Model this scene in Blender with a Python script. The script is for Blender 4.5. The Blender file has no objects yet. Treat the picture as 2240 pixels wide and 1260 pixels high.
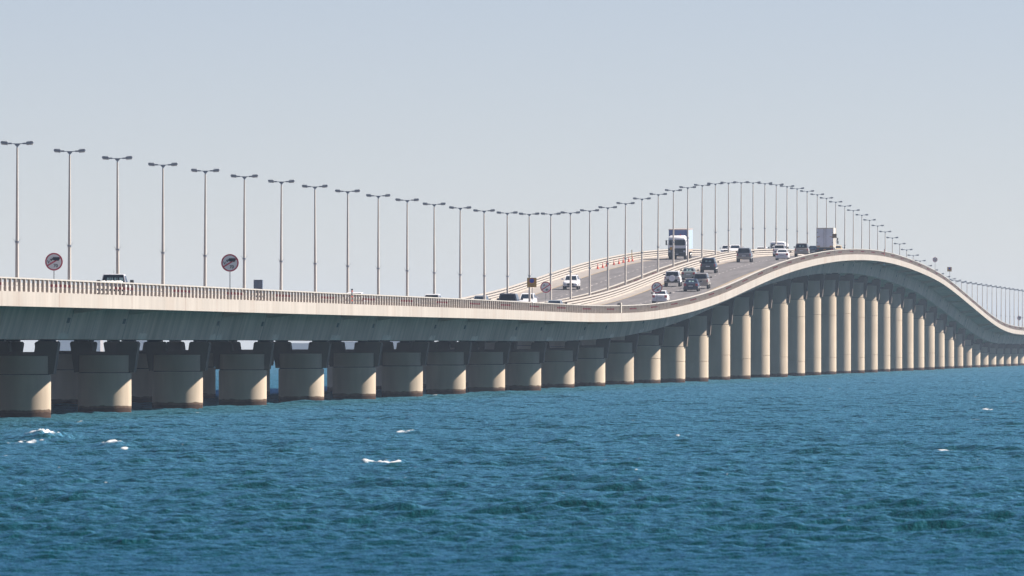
import bpy, math, random
import numpy as np
from mathutils import Vector, Matrix
random.seed(7); rng = np.random.default_rng(11)
SC = bpy.context.scene
COL = SC.collection

# ------------------------------------------------------------------ camera, light, exposure
PSI = math.radians(3.96)          # the bridge runs along +Y, the camera looks a little left of it
CAMZ = 4.78
cam = bpy.data.cameras.new('camera'); cam_o = bpy.data.objects.new('camera', cam); COL.objects.link(cam_o)
cam_o.location = (0, 0, CAMZ); cam_o.rotation_euler = (math.pi/2, 0, PSI)
cam.sensor_width = 36.0; cam.lens = 450.0; cam.shift_y = 112.4/2240
cam.dof.use_dof = True; cam.dof.focus_distance = 1250; cam.dof.aperture_fstop = 9.0
cam.clip_start = 1.0; cam.clip_end = 40000
SC.camera = cam_o

SUN_EL, SUN_AZ = 43.0, 23.0       # azimuth counted from +X towards +Y
w = bpy.data.worlds.new('World'); SC.world = w; w.use_nodes = True
nt = w.node_tree; nt.nodes.clear()
sky = nt.nodes.new('ShaderNodeTexSky'); sky.sky_type = 'NISHITA'; sky.sun_disc = False
sky.sun_elevation = math.radians(SUN_EL); sky.sun_rotation = math.radians(90-SUN_AZ)
sky.air_density = 0.5; sky.dust_density = 0.0; sky.ozone_density = 3.0; sky.altitude = 0
tint = nt.nodes.new('ShaderNodeMix'); tint.data_type = 'RGBA'; tint.blend_type = 'MULTIPLY'; tint.inputs[0].default_value = 1
tint.inputs[7].default_value = (1.09, 0.875, 0.825, 1)
bg = nt.nodes.new('ShaderNodeBackground'); bg.inputs[1].default_value = 0.05
wo = nt.nodes.new('ShaderNodeOutputWorld')
nt.links.new(sky.outputs[0], tint.inputs[6]); nt.links.new(tint.outputs[2], bg.inputs[0]); nt.links.new(bg.outputs[0], wo.inputs[0])
sun = bpy.data.lights.new('sun', 'SUN'); sun.energy = 5.0; sun.angle = math.radians(0.5); sun.color = (1, 0.92, 0.82)
sun_o = bpy.data.objects.new('sun', sun); COL.objects.link(sun_o)
_e, _a = math.radians(SUN_EL), math.radians(SUN_AZ)
sdir = Vector((math.cos(_e)*math.cos(_a), math.cos(_e)*math.sin(_a), math.sin(_e)))
sun_o.rotation_euler = sdir.to_track_quat('Z', 'Y').to_euler(); sun_o.location = (200, 800, 300)
SC.view_settings.view_transform = 'Standard'; SC.view_settings.look = 'None'
SC.view_settings.exposure = 1.15; SC.view_settings.gamma = 1.0
SC.render.engine = 'CYCLES'
SC.cycles.max_bounces = 6; SC.cycles.diffuse_bounces = 3; SC.cycles.glossy_bounces = 3
SC.cycles.caustics_reflective = False; SC.cycles.volume_bounces = 0; SC.cycles.transparent_max_bounces = 8
SC.cycles.sample_clamp_indirect = 6.0
SC.cycles.use_denoising = True

# ------------------------------------------------------------------ helpers
def tag(o, label=None, cat=None, group=None, kind=None):
    if label: o['label'] = label
    if cat: o['category'] = cat
    if group: o['group'] = group
    if kind: o['kind'] = kind
    return o
def empty(name, loc=(0, 0, 0), rot=(0, 0, 0)):
    o = bpy.data.objects.new(name, None); COL.objects.link(o); o.location = loc; o.rotation_euler = rot
    o.empty_display_size = 0.3; return o
def copy_tree(o, parent=None):
    c = o.copy(); COL.objects.link(c); c.parent = parent
    for ch in list(o.children): copy_tree(ch, c)
    return c
class MB:
    def __init__(s): s.v = []; s.f = []; s.m = []
    def quad(s, *p, m=0):
        k = len(s.v); s.v += [tuple(q) for q in p]; s.f.append(tuple(range(k, k+len(p)))); s.m.append(m)
    def box(s, x0, x1, y0, y1, z0, z1, m=0):
        k = len(s.v)
        s.v += [(x0,y0,z0),(x1,y0,z0),(x1,y1,z0),(x0,y1,z0),(x0,y0,z1),(x1,y0,z1),(x1,y1,z1),(x0,y1,z1)]
        for f in ((0,3,2,1),(4,5,6,7),(0,1,5,4),(1,2,6,5),(2,3,7,6),(3,0,4,7)):
            s.f.append(tuple(k+i for i in f)); s.m.append(m)
        return s
    def bbox(s, x0, x1, y0, y1, z0, z1, b=0.03, m=0):     # box with chamfered corners seen along y
        pts = [(x0+b,z0),(x1-b,z0),(x1,z0+b),(x1,z1-b),(x1-b,z1),(x0+b,z1),(x0,z1-b),(x0,z0+b)]
        return s.prism(pts, y0, y1, m)
    def prism(s, pts, y0, y1, m=0):                       # pts (x,z) counter-clockwise seen from -y
        k = len(s.v); n = len(pts)
        s.v += [(x, y0, z) for x, z in pts] + [(x, y1, z) for x, z in pts]
        s.f.append(tuple(range(k, k+n))); s.m.append(m)
        s.f.append(tuple(range(k+2*n-1, k+n-1, -1))); s.m.append(m)
        for i in range(n):
            j = (i+1) % n
            s.f.append((k+i, k+n+i, k+n+j, k+j)); s.m.append(m)
        return s
    def loft(s, secs, m=0, cap=True, closed=True):        # secs: list of rings of equal length
        k = len(s.v); n = len(secs[0])
        for r in secs: s.v += [tuple(p) for p in r]
        for a in range(len(secs)-1):
            for i in range(n if closed else n-1):
                j = (i+1) % n
                mm = m(a, i) if callable(m) else m
                s.f.append((k+a*n+i, k+a*n+j, k+(a+1)*n+j, k+(a+1)*n+i)); s.m.append(mm)
        if cap:
            mm = m(0, 0) if callable(m) else m
            s.f.append(tuple(k+n-1-i for i in range(n))); s.m.append(mm)
            s.f.append(tuple(k+(len(secs)-1)*n+i for i in range(n))); s.m.append(mm)
        return s
    def cyl(s, p0, p1, r0, r1=None, n=12, m=0, cap=True):
        r1 = r0 if r1 is None else r1
        p0 = Vector(p0); p1 = Vector(p1); d = (p1-p0).normalized()
        u = d.orthogonal().normalized(); v = d.cross(u)
        R = [[p + (u*math.cos(t)+v*math.sin(t))*r for t in (2*math.pi*i/n for i in range(n))] for p, r in ((p0, r0), (p1, r1))]
        return s.loft(R, m=m, cap=cap)
    def build(s, name, mats, parent=None, smooth=None):
        me = bpy.data.meshes.new(name); me.from_pydata(s.v, [], s.f)
        for mt in (mats if isinstance(mats, (list, tuple)) else [mats]): me.materials.append(mt)
        me.polygons.foreach_set('material_index', s.m)
        if smooth:
            me.polygons.foreach_set('use_smooth', [True]*len(s.f)); me.set_sharp_from_angle(angle=math.radians(smooth))
        me.update(); o = bpy.data.objects.new(name, me); COL.objects.link(o); o.parent = parent
        return o

# ------------------------------------------------------------------ materials
def mat(name, col, rough=0.7, metal=0.0, spec=0.5, noise=None, bump=0.0, coat=0.0):
    m = bpy.data.materials.new(name); m.use_nodes = True; t = m.node_tree; b = t.nodes['Principled BSDF']
    b.inputs['Base Color'].default_value = (*col, 1); b.inputs['Roughness'].default_value = rough
    b.inputs['Metallic'].default_value = metal; b.inputs['Specular IOR Level'].default_value = spec
    if coat: b.inputs['Coat Weight'].default_value = coat; b.inputs['Coat Roughness'].default_value = 0.06
    if noise:                       # (amount, (sx,sy,sz), detail)
        amt, sc, det = noise
        tc = t.nodes.new('ShaderNodeNewGeometry'); mp = t.nodes.new('ShaderNodeMapping'); mp.inputs['Scale'].default_value = sc
        nz = t.nodes.new('ShaderNodeTexNoise'); nz.inputs['Scale'].default_value = 1; nz.inputs['Detail'].default_value = det
        cr = t.nodes.new('ShaderNodeMapRange'); cr.inputs['From Min'].default_value = 0.3; cr.inputs['From Max'].default_value = 0.7
        cr.inputs['To Min'].default_value = 1-amt; cr.inputs['To Max'].default_value = 1+amt*0.6
        mx = t.nodes.new('ShaderNodeVectorMath'); mx.operation = 'SCALE'; mx.inputs[0].default_value = col
        t.links.new(tc.outputs['Position'], mp.inputs[0]); t.links.new(mp.outputs[0], nz.inputs[0]); t.links.new(nz.outputs[0], cr.inputs[0])
        t.links.new(cr.outputs[0], mx.inputs['Scale']); t.links.new(mx.outputs[0], b.inputs['Base Color'])
        if bump:
            bp = t.nodes.new('ShaderNodeBump'); bp.inputs['Strength'].default_value = bump
            t.links.new(nz.outputs[0], bp.inputs['Height']); t.links.new(bp.outputs[0], b.inputs['Normal'])
    return m
def N(t, k, **kw):
    n = t.nodes.new(k)
    for a, v in kw.items(): setattr(n, a, v)
    return n
def concrete(name, col, streak=0.25, stain=(0.30, 0.24, 0.18), stain_amt=0.25, rough=0.85):
    """weathered concrete: run-off streaks down the face, broad blotches, rusty stains"""
    m = bpy.data.materials.new(name); m.use_nodes = True; t = m.node_tree; b = t.nodes['Principled BSDF']
    b.inputs['Roughness'].default_value = rough; b.inputs['Specular IOR Level'].default_value = 0.05
    g = N(t, 'ShaderNodeNewGeometry')
    def nz(sc, det=4, lo=0.3, hi=0.7, a=0., c=1.):
        mp = N(t, 'ShaderNodeMapping'); mp.inputs['Scale'].default_value = sc
        n = N(t, 'ShaderNodeTexNoise'); n.inputs['Scale'].default_value = 1; n.inputs['Detail'].default_value = det
        r = N(t, 'ShaderNodeMapRange'); r.inputs['From Min'].default_value = lo; r.inputs['From Max'].default_value = hi
        r.inputs['To Min'].default_value = a; r.inputs['To Max'].default_value = c
        t.links.new(g.outputs['Position'], mp.inputs[0]); t.links.new(mp.outputs[0], n.inputs[0]); t.links.new(n.outputs[0], r.inputs[0])
        return r.outputs[0]
    s1 = nz((0.5, 0.55, 0.06), 6, a=1-streak, c=1+streak*0.35)
    s2 = nz((0.15, 0.05, 0.3), 3, a=1-streak*0.6, c=1+streak*0.3)
    st = nz((0.3, 0.16, 0.03), 5, lo=0.52, hi=0.75, a=0, c=stain_amt)
    s3 = nz((1.0, 2.2, 0.22), 4, lo=0.35, hi=0.72, a=1+streak*0.25, c=1-streak*0.9)
    m0 = N(t, 'ShaderNodeMath', operation='MULTIPLY'); t.links.new(s1, m0.inputs[0]); t.links.new(s3, m0.inputs[1])
    mu = N(t, 'ShaderNodeMath', operation='MULTIPLY'); t.links.new(m0.outputs[0], mu.inputs[0]); t.links.new(s2, mu.inputs[1])
    sc = N(t, 'ShaderNodeVectorMath', operation='SCALE'); sc.inputs[0].default_value = col; t.links.new(mu.outputs[0], sc.inputs['Scale'])
    mx = N(t, 'ShaderNodeMix', data_type='RGBA'); mx.inputs[7].default_value = (*stain, 1)
    t.links.new(st, mx.inputs[0]); t.links.new(sc.outputs[0], mx.inputs[6]); t.links.new(mx.outputs[2], b.inputs['Base Color'])
    return m
M = {}
M['girder'] = concrete('girder_concrete', (0.72, 0.55, 0.47), 0.22, (0.22, 0.17, 0.12), 0.4)
M['fascia'] = concrete('fascia_concrete', (0.405, 0.373, 0.343), 0.11, (0.33, 0.27, 0.23), 0.45)
M['column'] = concrete('column_concrete', (0.50, 0.41, 0.325), 0.10, (0.40, 0.30, 0.22), 0.25)
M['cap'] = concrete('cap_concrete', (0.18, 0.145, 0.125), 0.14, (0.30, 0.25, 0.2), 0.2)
M['kerb'] = mat('kerb_concrete', (0.40, 0.36, 0.32), 0.85, noise=(0.15, (1, .3, 1), 4))
M['patch'] = mat('repair_mortar', (0.74, 0.58, 0.50), 0.8, noise=(0.2, (1, .6, 2), 4))
M['joint'] = mat('joint_sealant', (0.25, 0.17, 0.14), 0.8)
M['dark'] = mat('recess_shade', (0.03, 0.03, 0.035), 0.9)  # near-black colour paints the shade inside gaps and holes
M['rubber'] = mat('bearing_rubber', (0.03, 0.03, 0.03), 0.8)
M['asphalt'] = mat('asphalt', (0.118, 0.108, 0.112), 0.85, noise=(0.28, (1.3, .05, 1), 5))
M['shoulder'] = mat('shoulder_concrete', (0.27, 0.24, 0.222), 0.85, noise=(0.12, (1, .2, 1), 4))
M['yellow'] = mat('yellow_line', (0.36, 0.26, 0.13), 0.8, noise=(0.25, (1, .5, 1), 4))
M['white_line'] = mat('white_line', (0.40, 0.37, 0.36), 0.8, noise=(0.3, (3, .7, 1), 4))
M['rail'] = mat('painted_rail', (0.43, 0.395, 0.36), 0.6, noise=(0.10, (2, .4, 2), 4))
M['post'] = mat('rail_post_paint', (0.40, 0.345, 0.315), 0.7, noise=(0.18, (3, 3, 3), 4))
M['reflect_red'] = mat('red_reflector', (0.28, 0.025, 0.05), 0.4)
M['lamp_pole'] = mat('lamp_pole_paint', (0.66, 0.60, 0.54), 0.6, noise=(0.10, (2, 2, .6), 3))
M['lamp_grey'] = mat('lamp_grey_metal', (0.30, 0.32, 0.37), 0.45, 0.2)
M['lamp_lens'] = mat('lamp_lens', (0.75, 0.72, 0.66), 0.3)
M['galv'] = mat('galvanised_steel', (0.22, 0.22, 0.23), 0.5, 0.4)
M['sign_white'] = mat('sign_white', (0.88, 0.88, 0.90), 0.5)
M['sign_red'] = mat('sign_red', (0.58, 0.04, 0.08), 0.5)
M['sign_black'] = mat('sign_black', (0.015, 0.02, 0.035), 0.5)
M['sign_brown'] = mat('sign_ochre', (0.62, 0.33, 0.07), 0.5)
M['sign_ochre_dark'] = mat('sign_ochre_dark', (0.22, 0.13, 0.05), 0.5)
M['sign_blue'] = mat('sign_blue', (0.02, 0.07, 0.45), 0.5)
M['cone'] = mat('cone_orange', (0.80, 0.15, 0.09), 0.5)
M['cone_white'] = mat('cone_sleeve', (0.75, 0.62, 0.6), 0.5)
M['yellow_post'] = mat('yellow_post', (0.75, 0.60, 0.30), 0.5)
M['glass'] = mat('dark_glass', (0.012, 0.020, 0.035), 0.12, spec=0.3)
M['glass_clear'] = mat('see_through_pane', (0.22, 0.33, 0.34), 0.2)
M['tyre'] = mat('tyre', (0.02, 0.02, 0.022), 0.8)
M['rim'] = mat('rim', (0.35, 0.35, 0.36), 0.35, 0.7)
M['trim'] = mat('black_trim', (0.03, 0.032, 0.037), 0.6)
M['tail'] = mat('tail_light', (0.42, 0.015, 0.035), 0.25)
M['head'] = mat('head_light', (0.55, 0.60, 0.66), 0.15)
M['plate'] = mat('number_plate', (0.55, 0.57, 0.60), 0.5)
M['bag'] = mat('white_sacks', (0.70, 0.70, 0.70), 0.8)
def paint(name, c, metal=0.0): return mat(name, c, 0.32, metal, coat=0.5)
P = dict(white=paint('white_paint', (0.78, 0.78, 0.82)), navy=paint('navy_paint', (0.015, 0.03, 0.06)), gold=paint('champagne_paint', (0.33, 0.30, 0.27), .3),
         silvergreen=paint('silver_green_paint', (0.26, 0.29, 0.29), .3), darkblue=paint('dark_blue_paint', (0.03, 0.045, 0.085), .2),
         grey=paint('grey_paint', (0.17, 0.18, 0.21), .3), beige=paint('beige_paint', (0.42, 0.37, 0.33), .3), silver=paint('silver_paint', (0.36, 0.40, 0.46), .3),
         cream=paint('cream_paint', (0.70, 0.55, 0.36)), offroad=paint('off_road_white', (0.76, 0.76, 0.77)))
M['truck_white'] = mat('truck_white', (0.80, 0.80, 0.84), 0.4, coat=.3)
M['box_grey'] = mat('box_doors', (0.78, 0.79, 0.88), 0.5, noise=(0.08, (1, 1, 1), 3))
M['box_cream'] = mat('box_side', (0.62, 0.57, 0.50), 0.5, noise=(0.05, (1, .5, 1), 3))
M['curtain_blue'] = mat('curtain_blue', (0.055, 0.09, 0.24), 0.5)
M['curtain_light'] = mat('curtain_light', (0.36, 0.46, 0.60), 0.5, noise=(0.12, (1, 2.5, .2), 3))
M['orange'] = mat('orange_marker', (0.60, 0.33, 0.14), 0.4)

# ------------------------------------------------------------------ geometry of the site
RE = 3.9e6                                    # the sea falls away with distance
def dep(x, y): return -x*math.sin(PSI)+y*math.cos(PSI)
def zw(x, y): return -(x*x+y*y)/(2*RE)
KY = [300,450,700,800,900,1000,1100,1180,1240,1290,1340,1390,1440,1490,1550,1610,1670,1730,1790,1850,1910,1970,2030,2090,2150,2210,2270,2330,2390,2450,2510,2570,2630,2690,2800,3000,3600,4400]
KZ = [7.5,7.5,7.5,7.49,7.43,7.41,7.40,7.34,7.29,7.40,7.66,8.24,9.08,10.18,11.9,13.5,14.78,15.8,16.6,17.12,17.42,17.42,17.12,16.62,15.95,15.0,13.6,12.1,10.58,9.08,7.82,7.0,6.66,6.58,6.5,6.4,6.1,5.6]
_y = np.arange(250, 4380, 2.0); _z = np.interp(_y, KY, KZ)
for _ in range(3): _z = np.convolve(np.pad(_z, 12, mode='edge'), np.ones(25)/25, mode='valid')
def pz(y): return float(np.interp(y, _y, _z))
def slope(y): return math.atan((pz(y+4)-pz(y-4))/8)
XN, XF = -84.15, -97.15                       # centre lines of the two carriageways
Y0, SPAN = 780.9, 50.0
Y_START, Y_END = 560.0, 4200.0

# ------------------------------------------------------------------ sea
def make_water():
    # rows: dense near the camera, wider with distance; columns fan out from the camera position
    d = [195.0]
    while d[-1] < 3300: d.append(d[-1]+0.17*(max(d[-1], 250)/250)**1.32)
    while d[-1] < 11500: d.append(d[-1]*1.012)
    d = np.array(d); t = np.linspace(-0.058, 0.058, 860)
    side = 0.058+np.cumsum(0.00022*1.055**np.arange(110)); t = np.concatenate([-side[::-1], t, side]); dtc = np.gradient(t)
    dx = np.gradient(d)
    T, Dd = np.meshgrid(t, d)
    c, s = math.cos(PSI), math.sin(PSI)
    XC = T*Dd
    X = XC*c-Dd*s; Y = XC*s+Dd*c
    Z = np.zeros_like(X); V2 = np.zeros_like(X)+0.0003; S1 = np.zeros_like(X); S0 = 0.0
    lam = np.geomspace(0.34, 9.0, 84)
    wind = math.radians(-112)
    for i, L in enumerate(lam):
        k = 2*math.pi/L; a = rng.normal(0, 0.95 if L < 3 else 0.35); th = wind+a
        st = 0.116 if L < 1.0 else 0.056 if L < 2.2 else 0.028 if L < 4 else 0.034
        amp = st*L/(2*math.pi)*rng.uniform(.7, 1.3)
        ph = k*(X*math.cos(th)+Y*math.sin(th))+rng.uniform(0, 6.28)
        # rows too coarse for this wavelength do not carry it
        kr = abs(math.cos(th)*-s+math.sin(th)*c)
        eff = np.clip((L/np.maximum(dx*kr, 1e-3)-2.2)/2.0, 0, 1)[:, None]*np.clip((L/(Dd*dtc[None, :])-2.0)/2.0, 0, 1)
        V2 += st*st*0.03*(1-eff**2); S1 += st*st*eff**2; S0 += st*st
        if eff.max() <= 0: continue
        amp *= 0.30+0.70*min(1, kr*1.25)          # waves running straight across the view are short-crested
        wv = np.sin(ph); sharp = (1-np.abs(np.sin(ph*0.5)))*2-0.73
        Z += amp*eff*(0.45*wv+0.75*sharp)
    Zw = Z.copy()
    calm = 0.42+0.58*np.clip((Dd-262)/60, 0, 1); Z *= calm; Zw = Zw*calm
    Z += -(X**2+Y**2)/(2*RE)
    # froth on the steepest crests, broken up by noise of its own
    foam_glint = np.clip((Zw-np.percentile(Zw[:1200], 99.97))/0.04, 0, 1)*0.5
    ff = np.zeros_like(X)
    for L in (0.35, .6, 1.1, 2.3):
        a = rng.uniform(0, 6.28); ff += np.sin(2*math.pi/L*(X*math.cos(a)+Y*math.sin(a)*.5)+rng.uniform(0, 6))*np.sin(2*math.pi/(L*1.7)*(X*math.sin(a)-Y*math.cos(a)*.5)+1)
    foam_glint *= np.clip(ff*0.8, 0, 1)
    # whitecaps where the photo has them: (px, py, half width m, height m, tilt)
    for (px, py, hw, hh, hv, tl) in ((92, 967, .62, .40, 1.3, .10), (72, 974, .7, .10, 1.0, .3), (60, 975, .8, .03, .6, .35), (245, 982, .42, .18, 1.0, .1), (274, 986, .18, .05, .5, 0), 
                             (175, 928, .30, .10, .8, .1), (8, 998, .45, .04, .6, .3), (893, 950, .45, .05, .7, .05), (830, 1019, .62, .16, 1.0, 0), 
                             (2150, 898, .55, .07, .9, .1), (2125, 920, .5, .03, .6, .25), (1720, 829, .5, .08, .9, 0), (1475, 939, .35, .04, .6, 0), (1480, 962, .2, .04, .5, 0), (1770, 860, .5, .05, .8, .1),
                             (2070, 993, .3, .05, .5, 0), (1605, 867, .3, .06, .5, 0), (1690, 1012, .15, .04, .4, 0), (1108, 1042, .3, .03, .5, 0), (428, 905, .3, .04, .6, 0), (957, 869, .35, .04, .6, 0), (2225, 883, .4, .06, .7, 0)):
        dd = (py-742.4)/28000; D0 = RE*dd-math.sqrt(max((RE*dd)**2-2*CAMZ*RE, 0)) if (RE*dd)**2 > 2*CAMZ*RE else 3000
        u = (XC-(px-1120)/28000*D0); v = (Dd-D0); hh *= 1.9; hw *= 1.15; hv *= 1.3
        g = np.exp(-(np.abs(u)/hw)**3)*np.exp(-((v-u*1.0)/(hv*1.6))**2)*(0.75+0.25*ff)
        body = np.exp(-(np.abs(u)/(hw*1.7))**2)*np.exp(-(v/(hv*2.5))**2)
        Z += hh*body*np.clip(1+tl*u*3, .2, 2)*0.8*(1+.15*ff)
        foam_glint = np.maximum(foam_glint, np.clip(g*(1.2+0.5*ff)-0.1, 0, 1))
    for k in range(-1, 22):                      # wash where the waves meet the near columns
        xp, yp = XN, Y0+SPAN*k
        r_ = np.hypot(X-xp, Y-yp); near_ = r_ < 3
        foam_glint[near_] = np.maximum(foam_glint[near_], (np.exp(-((r_[near_]-1.9)/.28)**2)*np.clip(.30+.30*ff[near_], 0, .62)))
    # small pale specks on the wave tops, painted in for sun glints
    hi = np.argwhere(Zw > np.percentile(Zw, 93)); hi = hi[(Dd[hi[:, 0], 0] > 330) & (Dd[hi[:, 0], 0] < 1900)]
    wgt = 1/np.gradient(1/d)[hi[:, 0]]; wgt = np.abs(1/wgt); wgt /= wgt.sum()
    for r_, c_ in hi[rng.choice(len(hi), 320, p=wgt)]: foam_glint[r_:r_+1, c_:c_+rng.integers(1, 3)] = rng.uniform(.35, .62)
    n, mcol = X.shape
    co = np.empty((n*mcol, 3), np.float32); co[:, 0] = X.ravel(); co[:, 1] = Y.ravel(); co[:, 2] = Z.ravel()
    idx = np.arange(n*mcol).reshape(n, mcol)
    q = np.stack([idx[:-1, :-1], idx[:-1, 1:], idx[1:, 1:], idx[1:, :-1]], -1).reshape(-1, 4)
    me = bpy.data.meshes.new('sea'); me.vertices.add(len(co)); me.vertices.foreach_set('co', co.ravel())
    me.loops.add(q.size); me.loops.foreach_set('vertex_index', q.ravel().astype(np.int32))
    me.polygons.add(len(q)); me.polygons.foreach_set('loop_start', np.arange(0, q.size, 4, dtype=np.int32))
    me.polygons.foreach_set('use_smooth', np.ones(len(q), bool))
    at = me.attributes.new('foam_glint', 'FLOAT', 'POINT'); at.data.foreach_set('value', foam_glint.ravel().astype(np.float32))  # froth mask, also carries the painted sun glints
    at = me.attributes.new('chop', 'FLOAT', 'POINT'); at.data.foreach_set('value', np.sqrt(np.sqrt(2*V2)).ravel().astype(np.float32))
    at = me.attributes.new('resolved', 'FLOAT', 'POINT'); at.data.foreach_set('value', (S1/S0).ravel().astype(np.float32))
    me.update()
    o = bpy.data.objects.new('sea', me); COL.objects.link(o); me.materials.append(water_mat())
    tag(o, kind='structure')
    # open sea to both sides and behind, a coarser sheet butting on to the fan
    ring = MB()
    rr = [195*1.12**i for i in range(37)]
    def P_(r, a):
        x = r*math.sin(a); y = r*math.cos(a); X_ = x*c-y*s; Y_ = x*s+y*c
        return (X_, Y_, -(X_*X_+Y_*Y_)/(2*RE)-0.02)
    a0 = math.atan(t[-1]*.999); angs = [a0+(2*math.pi-2*a0)*i/48 for i in range(49)]
    for i in range(len(rr)-1):
        for j in range(48): ring.quad(P_(rr[i], angs[j]), P_(rr[i], angs[j+1]), P_(rr[i+1], angs[j+1]), P_(rr[i+1], angs[j]))
    angs = [2*math.pi*i/48 for i in range(49)]; r2 = [2, 40, 90, 140, 195.3]
    for i in range(4):
        for j in range(48): ring.quad(P_(r2[i], angs[j]), P_(r2[i], angs[j+1]), P_(r2[i+1], angs[j+1]), P_(r2[i+1], angs[j]))
    o2 = ring.build('open_sea', me.materials[0]); tag(o2, kind='structure')

def water_mat():
    m = bpy.data.materials.new('sea_water'); m.use_nodes = True; t = m.node_tree; b = t.nodes['Principled BSDF']
    b.inputs['Base Color'].default_value = (0.001, 0.035, 0.041, 1); b.inputs['Roughness'].default_value = 0.10
    b.inputs['IOR'].default_value = 1.36; b.inputs['Specular IOR Level'].default_value = 0.75; b.inputs['Specular Tint'].default_value = (0.62, 0.88, 1.0, 1)
    g = N(t, 'ShaderNodeNewGeometry')
    prev = None
    for sc, dist, stg, det in (((2.6, 1.3, 1), 0.16, 0.75, 4), ((7.0, 3.5, 1), 0.05, 0.5, 2)):
        mp = N(t, 'ShaderNodeMapping'); mp.inputs['Scale'].default_value = sc; mp.inputs['Rotation'].default_value = (0, 0, -0.12)
        n = N(t, 'ShaderNodeTexNoise'); n.inputs['Scale'].default_value = 1; n.inputs['Detail'].default_value = det; n.inputs['Roughness'].default_value = 0.62
        bp = N(t, 'ShaderNodeBump'); bp.inputs['Strength'].default_value = stg; bp.inputs['Distance'].default_value = dist
        t.links.new(g.outputs['Position'], mp.inputs[0]); t.links.new(mp.outputs[0], n.inputs[0]); t.links.new(n.outputs[0], bp.inputs['Height'])
        if prev: t.links.new(prev, bp.inputs['Normal'])
        prev = bp.outputs[0]
    # where the mesh is too coarse to carry the chop, a bump of the same size takes over
    ra = N(t, 'ShaderNodeAttribute', attribute_name='resolved'); rs = N(t, 'ShaderNodeMath', operation='SUBTRACT'); rs.inputs[0].default_value = 0.85; rs.use_clamp = True
    t.links.new(ra.outputs['Fac'], rs.inputs[1])
    n = N(t, 'ShaderNodeTexNoise'); n.inputs['Scale'].default_value = 0.9; n.inputs['Detail'].default_value = 3; t.links.new(g.outputs['Position'], n.inputs[0])
    bp = N(t, 'ShaderNodeBump'); bp.inputs['Distance'].default_value = 0.45; t.links.new(rs.outputs[0], bp.inputs['Strength']); t.links.new(n.outputs[0], bp.inputs['Height'])
    t.links.new(prev, bp.inputs['Normal']); prev = bp.outputs[0]
    t.links.new(prev, b.inputs['Normal'])
    b.inputs['Specular IOR Level'].default_value = 0.0; b.inputs['Roughness'].default_value = 1.0      # b is now the body colour only
    gl = N(t, 'ShaderNodeBsdfGlossy'); gl.inputs['Color'].default_value = (0.20, 0.52, 0.76, 1); t.links.new(prev, gl.inputs['Normal'])
    fz = N(t, 'ShaderNodeFresnel'); fz.inputs['IOR'].default_value = 1.34; t.links.new(prev, fz.inputs['Normal'])
    wm = N(t, 'ShaderNodeMixShader'); t.links.new(fz.outputs[0], wm.inputs[0]); t.links.new(b.outputs[0], wm.inputs[1]); t.links.new(gl.outputs[0], wm.inputs[2])
    ch = N(t, 'ShaderNodeAttribute', attribute_name='chop'); cm = N(t, 'ShaderNodeMath', operation='MAXIMUM'); cm.inputs[1].default_value = 0.05
    t.links.new(ch.outputs['Fac'], cm.inputs[0]); t.links.new(cm.outputs[0], gl.inputs['Roughness'])
    fo = N(t, 'ShaderNodeBsdfDiffuse'); fo.inputs[0].default_value = (0.55, 0.57, 0.59, 1)
    at = N(t, 'ShaderNodeAttribute', attribute_name='foam_glint'); mx = N(t, 'ShaderNodeMixShader')
    fn = N(t, 'ShaderNodeTexNoise'); fn.inputs['Scale'].default_value = 7; fn.inputs['Detail'].default_value = 4; t.links.new(g.outputs['Position'], fn.inputs[0])
    fa = N(t, 'ShaderNodeMath', operation='MULTIPLY_ADD'); fa.inputs[1].default_value = 1.5; t.links.new(at.outputs['Fac'], fa.inputs[0]); t.links.new(fn.outputs[0], fa.inputs[2])
    fr = N(t, 'ShaderNodeMapRange'); fr.inputs['From Min'].default_value = 1.0; fr.inputs['From Max'].default_value = 1.95; t.links.new(fa.outputs[0], fr.inputs[0])
    t.links.new(fr.outputs[0], mx.inputs[0]); t.links.new(wm.outputs[0], mx.inputs[1]); t.links.new(fo.outputs[0], mx.inputs[2])
    t.links.new(mx.outputs[0], t.nodes['Material Output'].inputs[0])
    return m
make_water()

# low far shore seen through the gaps under the deck
def make_shore():
    mb = MB(); D = 9000
    c, s = math.cos(PSI), math.sin(PSI); x = -2600.0
    while x < 3200:
        wd = random.uniform(8, 45); h = random.choice([6, 8, 9, 11, 14, 18])*random.uniform(.7, 1.2)
        d = D+random.uniform(-120, 120); X_ = x*c-d*s; Y_ = x*s+d*c; z0 = zw(X_, Y_)
        mb.box(X_, X_+wd, Y_, Y_+20, z0-4, z0+h, m=random.choice([0, 0, 1])); x += wd*random.uniform(.8, 1.5)
    for i in range(116):
        xx = -2600+i*50; X_ = xx*c-(D-160)*s; Y_ = xx*s+(D-160)*c; z0 = zw(X_, Y_)
        mb.box(X_, X_+52, Y_, Y_+40, z0-4, z0+3.2+(i % 3)*.4, m=1)
    o = mb.build('far_shore', [mat('shore_pale', (0.36, 0.31, 0.29), .9), mat('shore_sand', (0.30, 0.27, 0.25), .9)])
    tag(o, kind='structure')
make_shore()

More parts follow.
